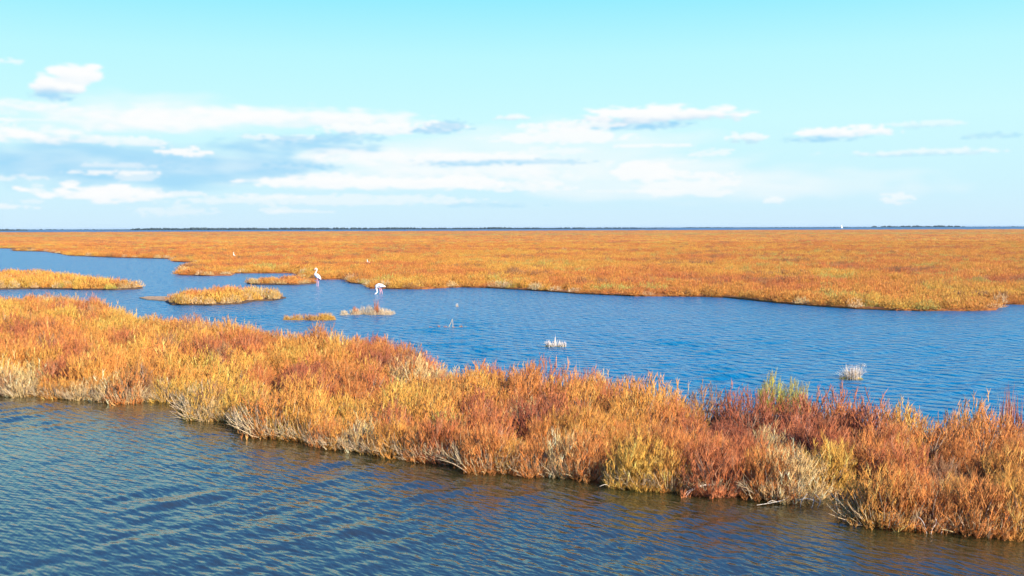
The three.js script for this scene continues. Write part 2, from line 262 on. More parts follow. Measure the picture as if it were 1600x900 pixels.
// twigs of one shrub; o: R, H, n, w (strand radius), segs, sides
function twigGeo(seed, o) {
  const R = rng(seed), S = new Strands(), off = seed * 3.7;
  for (let i = 0; i < o.n; i++) {
    const th = R() * 6.283, cp = 1 - 1.14 * R() ** 0.85, sp = Math.sqrt(Math.max(0, 1 - cp * cp)), ex = Math.cos(th) * sp, ez = Math.sin(th) * sp, ey = cp;
    const lump = 0.86 + 0.20 * n3(ex * 1.7 + off, ey * 1.7, ez * 1.7) + 0.12 * n3(ex * 4 + off, ey * 4, ez * 4 + 9), sh = lump * (1 - 0.42 * R() ** 1.6);
    const len = (0.15 + 0.16 * R()) * o.H * (1.25 - 0.25 * sp), k = (o.up ?? 0.8);
    let dx = ex * 0.55 + (R() - 0.5) * 0.75, dy = ey * 0.4 + k + (R() - 0.5) * 0.3, dz = ez * 0.55 + (R() - 0.5) * 0.75; const dl = Math.hypot(dx, dy, dz); dx /= dl; dy /= dl; dz /= dl;
    const x1 = ex * o.R * sh, y1 = Math.max(0.035 + 0.05 * R(), ey * o.H * sh), z1 = ez * o.R * sh, cx = (R() - 0.5) * 0.5, cz = (R() - 0.5) * 0.5, tone = R(), dry = R() < (o.dry ?? 0.075);
    const ev = o.even ?? 1, v = 0.93 + 0.62 * ev * (R() - 0.5), col = dry ? [1.2 * v, 1.75 * v, 2.8 * v] : [v * (0.95 + 0.15 * tone), v * (0.8 + 0.45 * tone), v * (0.7 + 0.7 * tone)];
    const pt = (t) => { const b = 1 - t; return [x1 - dx * len * b + cx * len * b * b * 0.6, Math.max(0.01, y1 - dy * len * b), z1 - dz * len * b + cz * len * b * b * 0.6]; };
    const pts = [], rad = [];
    for (let q = 0; q <= o.segs; q++) { pts.push(pt(q / o.segs)); rad.push(q === o.segs ? 0 : o.w * (1 - 0.3 * q / o.segs)); }
    S.add(pts, rad, col);
    for (let q = 0; q < o.sides; q++) {
      const t = 0.25 + 0.65 * (q + R()) / o.sides, b = pt(t), sl = (0.045 + 0.06 * R()) * (1.25 - 0.6 * t), a = R() * 6.283, sp2 = 0.35 + 0.4 * R(), vv = 0.85 + 0.3 * R();
      S.add([b, [b[0] + Math.cos(a) * sp2 * sl, b[1] + sl, b[2] + Math.sin(a) * sp2 * sl]], [o.w * 0.85, 0], [col[0] * vv, col[1] * vv, col[2] * vv]);
    }
  }
  return S.geo();
}
// bare bleached stems that arch out of the foot of a shrub
function bareGeo(seed, n, R0, H, w, len = 1) {
  const R = rng(seed), S = new Strands();
  for (let i = 0; i < n; i++) {
    const th = R() * 6.283, r0 = R0 * 0.75 * Math.sqrt(R()), L = (0.09 + 0.17 * R()) * len, el = 0.55 + 0.9 * R(), curl = (R() - 0.35) * 1.3, v = 0.6 + 0.6 * R(), turn = (R() - 0.5) * 1.2;
    const pts = [], rad = []; let x = r0 * Math.cos(th), z = r0 * Math.sin(th), y = 0.02 + 0.12 * H * R();
    for (let k = 0; k <= 4; k++) { pts.push([x, y, z]); rad.push(k === 4 ? 0 : w * (1 - 0.16 * k)); const e = el + curl * (k / 4) - 0.25, a = th + turn * k / 4; x += Math.cos(a) * Math.cos(e) * L / 4; z += Math.sin(a) * Math.cos(e) * L / 4; y = Math.max(0.012, y + Math.sin(e) * L / 4); }
    S.add(pts, rad, [v, v * (0.94 + 0.1 * R()), v * (0.85 + 0.25 * R())]);
  }
  return S.geo();
}
// woody lower stems fanning from the root
function woodGeo(seed, n, R0, H) {
  const R = rng(seed), S = new Strands();
  for (let i = 0; i < n; i++) { const th = R() * 6.283, r = R0 * (0.3 + 0.5 * R()), h = H * (0.4 + 0.3 * R()), v = 0.6 + 0.7 * R(); S.add([[0.05 * Math.cos(th), -0.05, 0.05 * Math.sin(th)], [r * 0.4 * Math.cos(th), h * 0.35, r * 0.4 * Math.sin(th)], [r * Math.cos(th + 0.2), h, r * Math.sin(th + 0.2)]], [0.012, 0.009, 0], [v, v, v]); }
  return S.geo();
}
const twigMat = (r, g, b) => M({ color: new THREE.Color().setRGB(r, g, b), vertexColors: true, roughness: 0.75 });
const TONES = [
  { n: 'golden', c: [0.585, 0.315, 0.046] }, { n: 'amber', c: [0.57, 0.25, 0.040] }, { n: 'orange', c: [0.535, 0.19, 0.037] }, { n: 'rust coloured', c: [0.44, 0.132, 0.038] },
  { n: 'dark red', c: [0.33, 0.09, 0.032] }, { n: 'straw coloured', c: [0.57, 0.37, 0.14] }, { n: 'olive yellow', c: [0.391, 0.306, 0.051] }, { n: 'russet brown', c: [0.34, 0.162, 0.064] },
];
for (const t of TONES) t.m = twigMat(...t.c);
const bleached = twigMat(0.62, 0.46, 0.27), barkMat = twigMat(0.22, 0.15, 0.10), limeMat = twigMat(0.45, 0.35, 0.03), whiteTwig = twigMat(0.74, 0.65, 0.57);
// which tone grows where: patches a few metres across, yellower to the west, redder to the east
function toneAt(x, z, R, redness) {
  const a = n2(x * 0.22 + 40, z * 0.16) + 0.55 * n2(x * 0.7, z * 0.6 + 7) + (R() - 0.5) * 0.8 + redness, b = n2(x * 0.3 - 20, z * 0.25 + 60) + (R() - 0.5) * 0.7;
  if (b > 1.02) return 6; if (b < -0.86) return 5; if (b < -0.74) return 7;
  return a < -0.45 ? 0 : a < 0.12 ? 1 : a < 0.55 ? 2 : a < 0.95 ? 3 : 4;
}
const HI = [1, 2, 3, 4, 5, 6].map((s) => twigGeo(100 + s, { R: 0.44, H: 0.64, n: 440, w: 0.0036, segs: 2, sides: 6, up: 0.52 }));
const MD = [1, 2, 3, 4, 5].map((s) => twigGeo(200 + s, { R: 0.46, H: 0.64, n: 250, w: 0.0050, segs: 2, sides: 4, up: 0.62 }));
const FAR = [1, 2, 3, 4].map((s) => twigGeo(300 + s, { R: 0.52, H: 0.60, n: 150, w: 0.0105, segs: 2, sides: 1, dry: 0.04, even: 0.9 }));
const BARE = [1, 2, 3, 4].map((s) => bareGeo(400 + s, 170, 0.50, 0.9, 0.0034));
const STALK = [1, 2].map((s) => { const R = rng(450 + s), S = new Strands(); for (let i = 0; i < 7; i++) { const x = (R() - 0.5) * 0.7, z = (R() - 0.5) * 0.5, h = 0.5 + 0.26 * R(), l = (R() - 0.5) * 0.15; S.add([[x, 0.2, z], [x + l * 0.4, h * 0.6, z], [x + l, h, z + l * 0.4]], [0.0035, 0.003, 0], [0.8, 0.75, 0.72]); } return S.geo(); });
const WOOD = [1, 2, 3].map((s) => woodGeo(480 + s, 16, 0.4, 0.6));

// ---------------------------------------------------------------- near bank: every shrub placed, the largest in view as things
const spots = [];
{
  const R = rng(900);
  for (let gz = -46; gz < -9; gz += 0.49) for (let gx = -36; gx < 13; gx += 0.49) {
    const x = gx + (R() - 0.5) * 0.42, z = gz + (R() - 0.5) * 0.42, u = x / -z, keep = R(), t = R(), t2 = R();
    if (Math.abs(u) > 0.72 || !inside(nearBank, x, z)) continue;
    const e = edgeDist(nearBank, x, z); if (e < 0.10) continue;
    let front = 1e9; for (let i = 1; i < nearFront.length; i++) { const [ax, az] = nearFront[i - 1], bx = nearFront[i][0] - ax, bz = nearFront[i][1] - az, q = clamp(((x - ax) * bx + (z - az) * bz) / (bx * bx + bz * bz), 0, 1); front = Math.min(front, Math.hypot(x - ax - q * bx, z - az - q * bz)); }
    const size = 0.88 + 0.26 * n2(x * 0.55, z * 0.55 + 30) + 0.46 * (t - 0.5);
    if (front < 0.32 || (keep < 0.17 && z > -24 && e > 0.7) || Math.hypot(x - 4.6, z + 17.75) < 0.62 || (Math.abs(x / -z - 0.258) < 0.03 && z < -16.6 && z > -17.8)) continue;
    spots.push({ x, z, e, front, back: e < front - 0.02 ? e : 9, size: size * (e < front - 0.02 && e < 1.2 && x > 2.5 && x < 9 ? 1.16 : e < 0.3 ? 0.9 : 1), turn: t2 * 6.283, d: Math.hypot(x, z), tone: toneAt(x, z, R, clamp(0.3 + x * 0.04, -0.3, 0.5)), keep });
  }
}
{ // a closed row of shrubs leaning over the water along the front edge
  const R = rng(905);
  for (let i = 1; i < nearFront.length; i++) {
    const [ax, az] = nearFront[i - 1], bx = nearFront[i][0] - ax, bz = nearFront[i][1] - az, L = Math.hypot(bx, bz), n = Math.max(1, Math.round(L / (ax < -0.5 ? 0.34 : 0.42)));
    for (let k = 0; k < n; k++) {
      const t = (k + 0.2 + 0.6 * R()) / n, inw = 0.16 + 0.22 * R(), x = ax + bx * t + (bz / L) * inw, z = az + bz * t - (bx / L) * inw;
      if (Math.abs(x / -z) > 0.72 || Math.hypot(x - 1.2, z + 13.25) < 0.3 || Math.hypot(x - 3.95, z + 11.95) < 0.32) { R(); continue; }
      spots.push({ x, z, e: inw, front: inw, back: 9, size: x < -0.5 ? 0.62 + 0.5 * R() : 0.72 + 0.55 * R(), turn: R() * 6.283, d: Math.hypot(x, z), tone: R() < (x < 0 ? 0.26 : 0.1) ? 5 : toneAt(x, z, R, clamp(0.25 + x * 0.09, -0.3, 0.6)), keep: R() });
    }
  }
}
const inFrame = (s) => Math.abs(s.x / -s.z) < 0.53;
const byNear = spots.filter(inFrame).sort((a, b) => (a.d - (a.front < 0.5 ? 3 : 0)) - (b.d - (b.front < 0.5 ? 3 : 0)));
const single = new Set(byNear.slice(0, 290));
const ONES = ['', 'first', 'second', 'third', 'fourth', 'fifth', 'sixth', 'seventh', 'eighth', 'ninth', 'tenth', 'eleventh', 'twelfth', 'thirteenth', 'fourteenth', 'fifteenth', 'sixteenth', 'seventeenth', 'eighteenth', 'nineteenth'];
const TENS = ['', '', 'twent', 'thirt', 'fort', 'fift', 'sixt', 'sevent', 'eight', 'ninet'];
const ordinal = (n) => (n < 20 ? ONES[n] : n < 100 ? TENS[Math.floor(n / 10)] + (n % 10 ? 'y-' + ONES[n % 10] : 'ieth') : 'hundred-and-' + ordinal(n - 100));
const MARKS = [[-0.45, 'at the far left'], [-0.33, 'left of the shoreline step'], [-0.24, 'just right of the shoreline step'], [-0.16, 'below the low yellow islet'], [-0.08, 'below the leaning lagoon stems'], [0.0, 'below the open lagoon'], [0.09, 'below the white lagoon tuft'], [0.16, 'left of the arching branch'], [0.22, 'behind the arching branch'], [0.29, 'below the lime bush'], [0.37, 'below the dead lagoon bush'], [0.45, 'behind the forked pale stems'], [9, 'by the right photo edge']];
const zoneOf = (s) => (s.front < 0.55 ? 'edge' : s.back < 0.7 ? 'lagoon' : 'inner');
const rank = new Map();
for (const z of ['edge', 'lagoon']) [...single].filter((s) => zoneOf(s) === z).sort((a, b) => b.x / -b.z - a.x / -a.z).forEach((s, i) => rank.set(s, ordinal(i + 1)));
let k0 = 0; const shrubs = [];
for (const s of single) {
  const t = TONES[s.tone], g = new THREE.Group(), zone = zoneOf(s); g.name = numbered('glasswort_shrub'); k0++;
  const hi = s.d < 15.2, tw = new THREE.Mesh((hi ? HI : MD)[k0 % (hi ? 6 : 5)], t.m); tw.name = 'twigs'; g.add(tw);
  const wd = new THREE.Mesh(WOOD[k0 % 3], barkMat); wd.name = 'woody_stems'; g.add(wd);
  let label;
  if (zone === 'edge') { const b = new THREE.Mesh(BARE[k0 % 4], bleached); b.name = 'bleached_stems'; g.add(b); b.scale.setScalar((s.x > 0.5 ? 0.75 : 0.95) + 0.25 * (k0 % 3) / 2); label = `${t.n} glasswort shrub with bleached foot, ${rank.get(s)} from right along near water edge`; }
  else if (zone === 'lagoon') { const dry = (s.x > 0.4 && s.x < 2.4) ? s.keep < 0.8 : s.keep < 0.22; if (dry) { const b = new THREE.Mesh(STALK[k0 % 2], bleached); b.name = 'dry_stalks'; g.add(b); } label = `${t.n} glasswort shrub${dry ? ' with dry stalks' : ''}, ${rank.get(s)} from right along lagoon edge`; }
  else { const u = s.x / -s.z, m = MARKS.find((q) => u < q[0])[1], row = s.front < 1.1 ? 'second row' : s.front < 2.2 ? 'middle' : s.front < 3.4 ? 'upper part' : 'rear part'; label = `${s.size > 0.95 ? 'tall' : s.size < 0.78 ? 'low' : 'rounded'} ${t.n} glasswort shrub in bank ${row}, ${m}`; }
  g.position.set(s.x, s.front < 0.55 ? -0.02 : 0.05, s.z); g.rotation.y = s.turn; g.scale.set(s.size * 1.1, s.size * (1.0 + 0.28 * s.keep), s.size * 1.1);
  tag(g, label, 'shrub', `${t.n} shrubs of the near bank ${zone}`); shrubs.push(g);
  scene.add(solid(g));
}
{ // shrubs that look alike in one spot: say their order from the right
  const alike = {}; for (const g of shrubs) (alike[g.userData.label] ??= []).push(g);
  for (const l of Object.values(alike)) if (l.length > 1) l.sort((a, b) => b.position.x / -b.position.z - a.position.x / -a.position.z).forEach((g, i) => { g.userData.label = ordinal(i + 1) + ' from right, ' + g.userData.label.replace(' glasswort', '').replace('bank ', ''); });
}
// instanced scrub: one object per stretch of ground cover
const tmpM = new THREE.Matrix4(), tmpQ = new THREE.Quaternion(), tmpE = new THREE.Euler(), tmpP = new THREE.Vector3(), tmpS = new THREE.Vector3(), tmpC = new THREE.Color();
const plainTwig = twigMat(1, 1, 1);
function scrub(name, geos, list, label) {
  geos.forEach((geo, k) => {
    const mine = list.filter((_, i) => i % geos.length === k); if (!mine.length) return;
    const im = new THREE.InstancedMesh(geo, plainTwig, mine.length); im.name = numbered(name);
    mine.forEach((s, i) => {
      tmpM.compose(tmpP.set(s.x, s.y ?? 0.07, s.z), tmpQ.setFromEuler(tmpE.set(0, s.turn, 0)), tmpS.set(s.sx, s.sy, s.sx)); im.setMatrixAt(i, tmpM);
      im.setColorAt(i, tmpC.setRGB(...s.col));
    });
    tag(im, label, 'scrub', null, 'stuff'); im.castShadow = im.receiveShadow = true; scene.add(im);
  });
}
const vary = (c, R, a = 0.18) => { const v = 1 + (R() - 0.5) * 2 * a; return [c[0] * v, c[1] * v * (1 + (R() - 0.5) * 0.16), c[2] * v]; };
{
  const R = rng(910), rest = spots.filter((s) => !single.has(s)).map((s) => ({ x: s.x, z: s.z, turn: s.turn, sx: s.size * 1.08, sy: s.size * (0.96 + 0.28 * s.keep), col: vary(TONES[s.tone].c, R), e: s.e, front: s.front }));
  scrub('near_bank_scrub', MD, rest, 'dense golden and orange glasswort scrub covering the near bank');
  const edge = rest.filter((s) => s.front < 0.6);
  scrub('bleached_edge_stems', BARE, edge.map((s) => ({ ...s, sx: s.sx * 1.15, sy: s.sx, col: [0.60, 0.45, 0.28] })), 'pale bare stems along the far left water edge of near bank');
}

// ---------------------------------------------------------------- islands and the marsh plain
{
  const R = rng(920);
  for (const [k, poly, step, hs, label] of [['wide', islands.wide, 0.55, 1.0, 'orange scrub covering the long low island by the photo edge'], ['tufted', islands.tufted, 0.5, 1.0, 'golden upright scrub on the rounded island in the lagoon'], ['low', islands.low, 0.5, 0.72, 'low orange scrub on the flat islet before the standing flamingo']]) {
    const list = [];
    for (let z = -75; z < -43; z += step) for (let x = -46; x < -10; x += step) {
      const px = x + (R() - 0.5) * step, pz = z + (R() - 0.5) * step; if (!inside(poly, px, pz)) continue; const e = edgeDist(poly, px, pz); if (e < 0.05) continue;
      const s = (0.85 + 0.3 * R()) * (0.7 + 0.3 * sstep(0, 1.2, e)), edgeRow = e < 0.45;
      list.push({ x: px, z: pz, turn: R() * 6.283, sx: s, sy: s * hs * (0.85 + 0.5 * R()), col: vary(edgeRow && R() < 0.55 ? [0.58, 0.38, 0.15] : TONES[k === 'low' ? (R() < 0.6 ? 1 : 2) : Math.max(0, Math.min(6, toneAt(px, pz, R, -0.45)))].c, R) });
    }
    scrub('island_scrub', FAR.slice(0, 3), list, label);
  }
}
{
  const R = rng(930), mid = [], far = [];
  const patchTone = (x, z) => {
    const a = n2(x * 0.05, z * 0.05) + 0.6 * n2(x * 0.19 + 9, z * 0.19) + 0.35 * n2(x * 0.012, z * 0.012 + 5) + (R() - 0.5) * 0.7, b = n2(x * 0.08 + 50, z * 0.11 + 80) + (R() - 0.5) * 0.6;
    if (b > 0.72) return [0.40, 0.31, 0.06]; if (b < -0.72) return [0.26, 0.12, 0.04];
    if (z < -420 && z > -540 && n2(x * 0.004, z * 0.03) + (R() - 0.5) > -0.1) return [0.36, 0.25, 0.06];
    return TONES[a < -0.6 ? 0 : a < 0.2 ? 1 : a < 0.75 ? 2 : a < 1.1 ? 3 : 7].c.map((v, q) => v * [0.93, 0.87, 0.78][q]);
  };
  let z = -36;
  while (z > FAR_EDGE + 3) {
    const d = -z, s = d < 95 ? 0.52 : d < 210 ? lerp(0.6, 1.0, (d - 95) / 115) : d / 130;
    const half = 0.6 * d + 4;
    for (let x = -half; x < half; x += s) {
      const px = x + (R() - 0.5) * s, pz = z + (R() - 0.5) * s, t = R(), t2 = R(), t3 = R();
      if (d < 340 && !inside(marsh, px, pz)) continue;
      const e = d < 200 ? edgeDist(farShoreLine, px, pz) : 9; if (e < 0.06) continue;
      const edgeRow = e < 0.5, gap = n2(px * 0.33, pz * 0.22), w = (0.84 + 0.34 * t) * (d < 95 ? 1 : s / 0.62) * (gap < -0.78 && d < 210 ? 0.6 : 1);
      const row = { x: px, z: pz, turn: t2 * 6.283, sx: w, sy: (0.62 + 0.66 * t3 * t3 + 0.24 * n2(px * 0.15, pz * 0.15)) * (edgeRow ? 0.8 : 1), col: vary(edgeRow && t < 0.28 ? [0.58, 0.40, 0.18] : patchTone(px, pz), R, 0.14) };
      (d < 210 ? mid : far).push(row);
    }
    z -= s * 0.95;
  }
  scrub('marsh_scrub', FAR, mid, 'orange glasswort scrub of the marsh plain beyond the lagoon');
  const LOW = [1, 2, 3].map((k) => twigGeo(340 + k, { R: 0.6, H: 0.5, n: 70, w: 0.026, segs: 1, sides: 0, dry: 0.03, even: 0.6 }));
  scrub('distant_marsh_scrub', LOW, far, 'distant orange marsh scrub reaching to the sea line');

}

// ---------------------------------------------------------------- tufts and dead bushes standing in the lagoon
function tuft(name, label, category, x, z, parts) {
  const g = new THREE.Group(); g.name = numbered(name); g.position.set(x, 0, z);
  for (const [pn, geo, m] of parts) { const o = new THREE.Mesh(geo, m); o.name = pn; g.add(o); }
  tag(g, label, category); scene.add(solid(g)); return g;
}
const place = (g, x, y, z, sx = 1, sy = sx, sz = sx) => { const c = g.clone(); c.scale(sx, sy, sz); c.translate(x, y, z); return c; };
function upright(seed, list, w) { const R = rng(seed), S = new Strands(); for (const [x, z, h, n, sp] of list) for (let i = 0; i < n; i++) { const a = R() * 6.283, r = sp * Math.sqrt(R()), hh = h * (0.55 + 0.5 * R()), l = (R() - 0.5) * 0.3, v = 0.75 + 0.4 * R(), X = x + r * Math.cos(a), Z = z + r * Math.sin(a); S.add([[X, -0.04, Z], [X + l * hh * 0.3, hh * 0.55, Z + l * hh * 0.2], [X + l * hh, hh, Z - l * hh * 0.3]], [w, w * 0.8, 0], [v, v, v]); } return S.geo(); }
{ // low yellow islet
  const R = rng(61), a = [], b = [];
  for (let i = 0; i < 26; i++) { const x = (R() - 0.5) * 1.9, z = (R() - 0.5) * 0.7 * (1 - (x / 1.1) ** 2 * 0.6), big = Math.abs(x) < 0.75 ? 1 : 0.7; (R() < 0.72 ? a : b).push(place(FAR[i % 4], x, 0, z, 0.38 * big, (0.34 + 0.3 * R()) * big, 0.38 * big)); }
  tuft('glasswort_islet', 'low yellow glasswort islet nearest the tufted near bank', 'islet', -7.55, -37.4, [['yellow_twigs', mergeGeometries(a), TONES[0].m], ['rust_twigs', mergeGeometries(b), TONES[3].m]]);
}
{ // pale islet with two tall rusty spikes
  const R = rng(62), a = [];
  for (let i = 0; i < 24; i++) { const x = (R() - 0.5) * 2.0, z = (R() - 0.5) * 0.6, big = 1 - 0.55 * Math.abs(x - 0.05); a.push(place(FAR[i % 4], x, 0, z, 0.36, 0.16 + 0.62 * Math.max(0.12, big) * (0.6 + 0.6 * R()), 0.34)); }
  tuft('spiky_islet', 'pale straw islet with two tall rust coloured spikes', 'islet', -5.75, -39.6, [['straw_twigs', mergeGeometries(a), bleached], ['tall_spike', upright(63, [[0.38, 0, 0.68, 22, 0.09], [0.42, 0, 0.4, 12, 0.12]], 0.009), TONES[3].m], ['tall_spike', upright(64, [[-0.5, 0.05, 0.4, 20, 0.07], [-0.4, 0.05, 0.28, 14, 0.06]], 0.011), TONES[3].m]]);
}
tuft('bleached_tuft', 'small white bleached tuft with one tall stalk, alone in the lagoon', 'tuft', 1.22, -28.55, [['bleached_stems', upright(65, [[-0.2, 0, 0.22, 26, 0.1], [-0.02, 0, 0.22, 24, 0.1], [0.2, 0, 0.22, 26, 0.11], [0.27, 0.02, 0.16, 10, 0.06]], 0.006), whiteTwig], ['low_stems', bareGeo(73, 90, 0.26, 0.2, 0.005, 0.8), whiteTwig], ['tall_stalk', upright(66, [[0.0, 0, 0.36, 9, 0.02]], 0.008), whiteTwig], ['olive_base', mergeGeometries([-0.2, -0.08, 0.1, 0.22].map((x, i) => place(FAR[i], x, 0, 0.02, 0.2, 0.15, 0.16))), TONES[6].m]]);
{
  const S = [bareGeo(67, 110, 0.18, 0.25, 0.0045, 1.35), upright(68, [[0, 0, 0.30, 60, 0.2], [0.12, 0, 0.34, 26, 0.1], [-0.24, 0.02, 0.18, 10, 0.04]], 0.004)];
  const curls = (() => { const R = rng(69), Q = new Strands(); for (let i = 0; i < 16; i++) { const x = (R() - 0.4) * 0.4, z = (R() - 0.5) * 0.2, h = 0.22 + 0.15 * R(), b = 0.06 + 0.08 * R(); Q.add([[x, 0.1, z], [x + 0.02, h * 0.8, z], [x + b * 0.5, h, z], [x + b, h - 0.03, z + 0.01], [x + b * 1.3, h - 0.09, z + 0.01]], [0.004, 0.004, 0.0035, 0.003, 0], [0.95, 0.95, 0.95]); } return Q.geo(); })();
  tuft('dead_bush', 'round bleached dead bush with green base standing in the lagoon', 'bush', 7.6, -22.33, [['bleached_stems', mergeGeometries(S), whiteTwig], ['curled_stalks', curls, whiteTwig], ['tan_twigs', place(MD[1], 0, 0, 0, 0.42, 0.45), TONES[5].m], ['green_base', mergeGeometries([-0.2, 0.02, 0.13].map((x, i) => place(FAR[i], x, 0, 0.06, 0.24, 0.16, 0.2))), limeMat]]);
}
tuft('stem_cluster', 'sparse rusty stems poking out of the lagoon, two leaning together', 'stems', -2.32, -34.42, [['twigs', mergeGeometries([place(FAR[0], -0.5, -0.02, 0, 0.16, 0.1), place(FAR[1], -0.2, -0.02, 0, 0.14, 0.2), place(FAR[2], 0.02, -0.02, 0, 0.2, 0.14), place(FAR[3], 0.3, -0.02, 0, 0.14, 0.1)]), TONES[2].m], ['leaning_stem', (() => { const S = new Strands(); S.add([[0.12, -0.05, 0], [0.2, 0.12, 0], [0.26, 0.28, 0]], [0.011, 0.011, 0.009], [1, 1, 1]); return S.geo(); })(), bleached], ['leaning_stem', (() => { const S = new Strands(); S.add([[0.28, -0.05, 0.01], [0.28, 0.12, 0.01], [0.27, 0.26, 0]], [0.009, 0.009, 0.008], [1, 1, 1]); return S.geo(); })(), bleached]]);
tuft('stem_cluster', 'tiny rusty sprig cluster just right of the leaning stems', 'stems', -1.72, -34.3, [['twigs', mergeGeometries([place(FAR[0], -0.05, -0.02, 0, 0.18, 0.2), place(FAR[1], 0.12, -0.02, 0, 0.2, 0.13)]), TONES[5].m], ['rust_twigs', place(FAR[2], -0.02, -0.02, 0.02, 0.1, 0.26), TONES[3].m]]);
tuft('stem_sprig', 'single pale sprig out in the open lagoon', 'stems', -2.39, -43.43, [['twigs', place(FAR[2], 0, -0.02, 0, 0.16, 0.24), TONES[5].m], ['pale_stems', upright(70, [[0, 0, 0.16, 12, 0.05]], 0.009), whiteTwig]]);
{ // lime green bush on the lagoon side of the near bank
  const g = tuft('lime_bush', 'bright lime green bush on the lagoon side of near bank', 'bush', 4.6, -17.75, [['twigs', place(HI[1], 0, 0, 0, 0.75, 1.42, 0.75), limeMat], ['yellow_twigs', place(HI[3], 0.4, 0, 0.05, 0.85, 1.2, 0.85), TONES[6].m]]);
  g.position.y = 0.08;
}
{ // red sprig bush by the right edge
  const g = tuft('red_sprig', 'tall dark red sprig sticking above the bank by photo edge', 'shrub', 7.62, -15.3, [['twigs', upright(71, [[0, 0, 0.95, 34, 0.13], [0.13, 0, 0.85, 18, 0.08]], 0.006), TONES[4].m], ['dry_twigs', upright(72, [[-0.05, 0, 0.8, 14, 0.15]], 0.004), bleached]]);
  g.position.y = 0.08;
}
// driftwood and roots at the near water edge
const driftMat = M({ color: new THREE.Color().setRGB(0.66, 0.56, 0.45), roughness: 0.85 });
function drift(label, x, z, curves) {
  const g = new THREE.Group(); g.name = numbered('driftwood_branch'); g.position.set(x, 0, z);
  for (const [pn, pts, r] of curves) {
    const c = new THREE.CatmullRomCurve3(pts.map((p) => new THREE.Vector3(...p))), t = new THREE.TubeGeometry(c, 14, 1, 7), fr = c.computeFrenetFrames(14), P = t.attributes.position;
    for (let i = 0; i <= 14; i++) { const o = c.getPointAt(i / 14), rr = r * (1 - 0.6 * i / 14) * (1 + 0.12 * Math.sin(i * 2.3)); for (let j = 0; j <= 7; j++) { const k = i * 8 + j; P.setXYZ(k, o.x + (P.getX(k) - o.x) * rr, o.y + (P.getY(k) - o.y) * rr, o.z + (P.getZ(k) - o.z) * rr); } }
    t.computeVertexNormals();
    const m = new THREE.Mesh(t, driftMat); m.name = pn; g.add(m);
  }
  tag(g, label, 'driftwood', 'bleached driftwood at the near water edge'); scene.add(solid(g));
}
drift('thick pale branch arching out of the bank into the water', 2.42, -12.60, [['branch', [[0.16, 0.10, -0.12], [0.0, 0.115, -0.02], [-0.12, 0.085, 0.03], [-0.2, 0.03, 0.06], [-0.25, -0.03, 0.08]], 0.013], ['side_twig', [[-0.12, 0.085, 0.03], [-0.19, 0.075, 0.07], [-0.26, 0.03, 0.1]], 0.005]]);
drift('thin pale branch lying flat on the water under a shrub', 3.22, -12.14, [['branch', [[0.2, 0.08, -0.1], [0.1, 0.05, -0.02], [-0.02, 0.035, 0.02], [-0.12, 0.02, 0.03], [-0.24, 0.012, 0.06]], 0.007], ['side_twig', [[0.02, 0.036, 0.01], [-0.05, 0.06, 0.04], [-0.12, 0.05, 0.09]], 0.004]]);
drift('tangle of white roots hanging into the water beneath a shrub', 3.62, -12.10, [['root', [[0, 0.12, -0.08], [-0.05, 0.12, 0.02], [-0.11, 0.06, 0.06], [-0.12, -0.04, 0.06]], 0.006], ['root', [[0.02, 0.1, -0.08], [0.05, 0.09, 0.03], [0.03, 0.03, 0.07], [0.0, -0.04, 0.08]], 0.006], ['root', [[-0.14, 0.07, 0.02], [-0.05, 0.10, 0.05], [0.04, 0.08, 0.06], [0.13, 0.03, 0.05]], 0.005], ['root', [[0.1, 0.12, -0.06], [0.13, 0.07, 0.03], [0.1, 0.02, 0.08], [0.06, -0.04, 0.08]], 0.005]]);
drift('forked pale stems standing in the water under a red shrub', 4.62, -10.99, [['stem', [[-0.10, 0.17, -0.12], [-0.06, 0.13, -0.02], [-0.04, 0.05, 0.03], [-0.02, -0.05, 0.04]], 0.006], ['stem', [[0.1, 0.18, -0.12], [0.09, 0.12, 0.0], [0.03, 0.05, 0.04], [0.0, -0.05, 0.05]], 0.006], ['stem', [[0.2, 0.14, -0.1], [0.17, 0.1, 0.0], [0.14, 0.03, 0.04], [0.09, -0.05, 0.04]], 0.005]]);
drift('small curved stick poking from the water by the shore notch', 1.28, -12.95, [['branch', [[0.02, -0.03, 0.0], [-0.03, 0.04, 0.04], [-0.08, 0.065, 0.07], [-0.15, 0.05, 0.1]], 0.005]]);
// ---------------------------------------------------------------- birds
const feather = M({ color: new THREE.Color().setRGB(0.86, 0.80, 0.79), roughness: 0.8 }), pink = M({ color: new THREE.Color().setRGB(0.72, 0.30, 0.30), roughness: 0.6 }), legPink = M({ color: new THREE.Color().setRGB(0.80, 0.36, 0.42), roughness: 0.6 }), black = M({ color: new THREE.Color().setRGB(0.03, 0.025, 0.025), roughness: 0.5 }), egretWhite = M({ color: new THREE.Color().setRGB(0.88, 0.87, 0.84), roughness: 0.85 }), yellowBill = M({ color: new THREE.Color().setRGB(0.7, 0.45, 0.08), roughness: 0.5 });
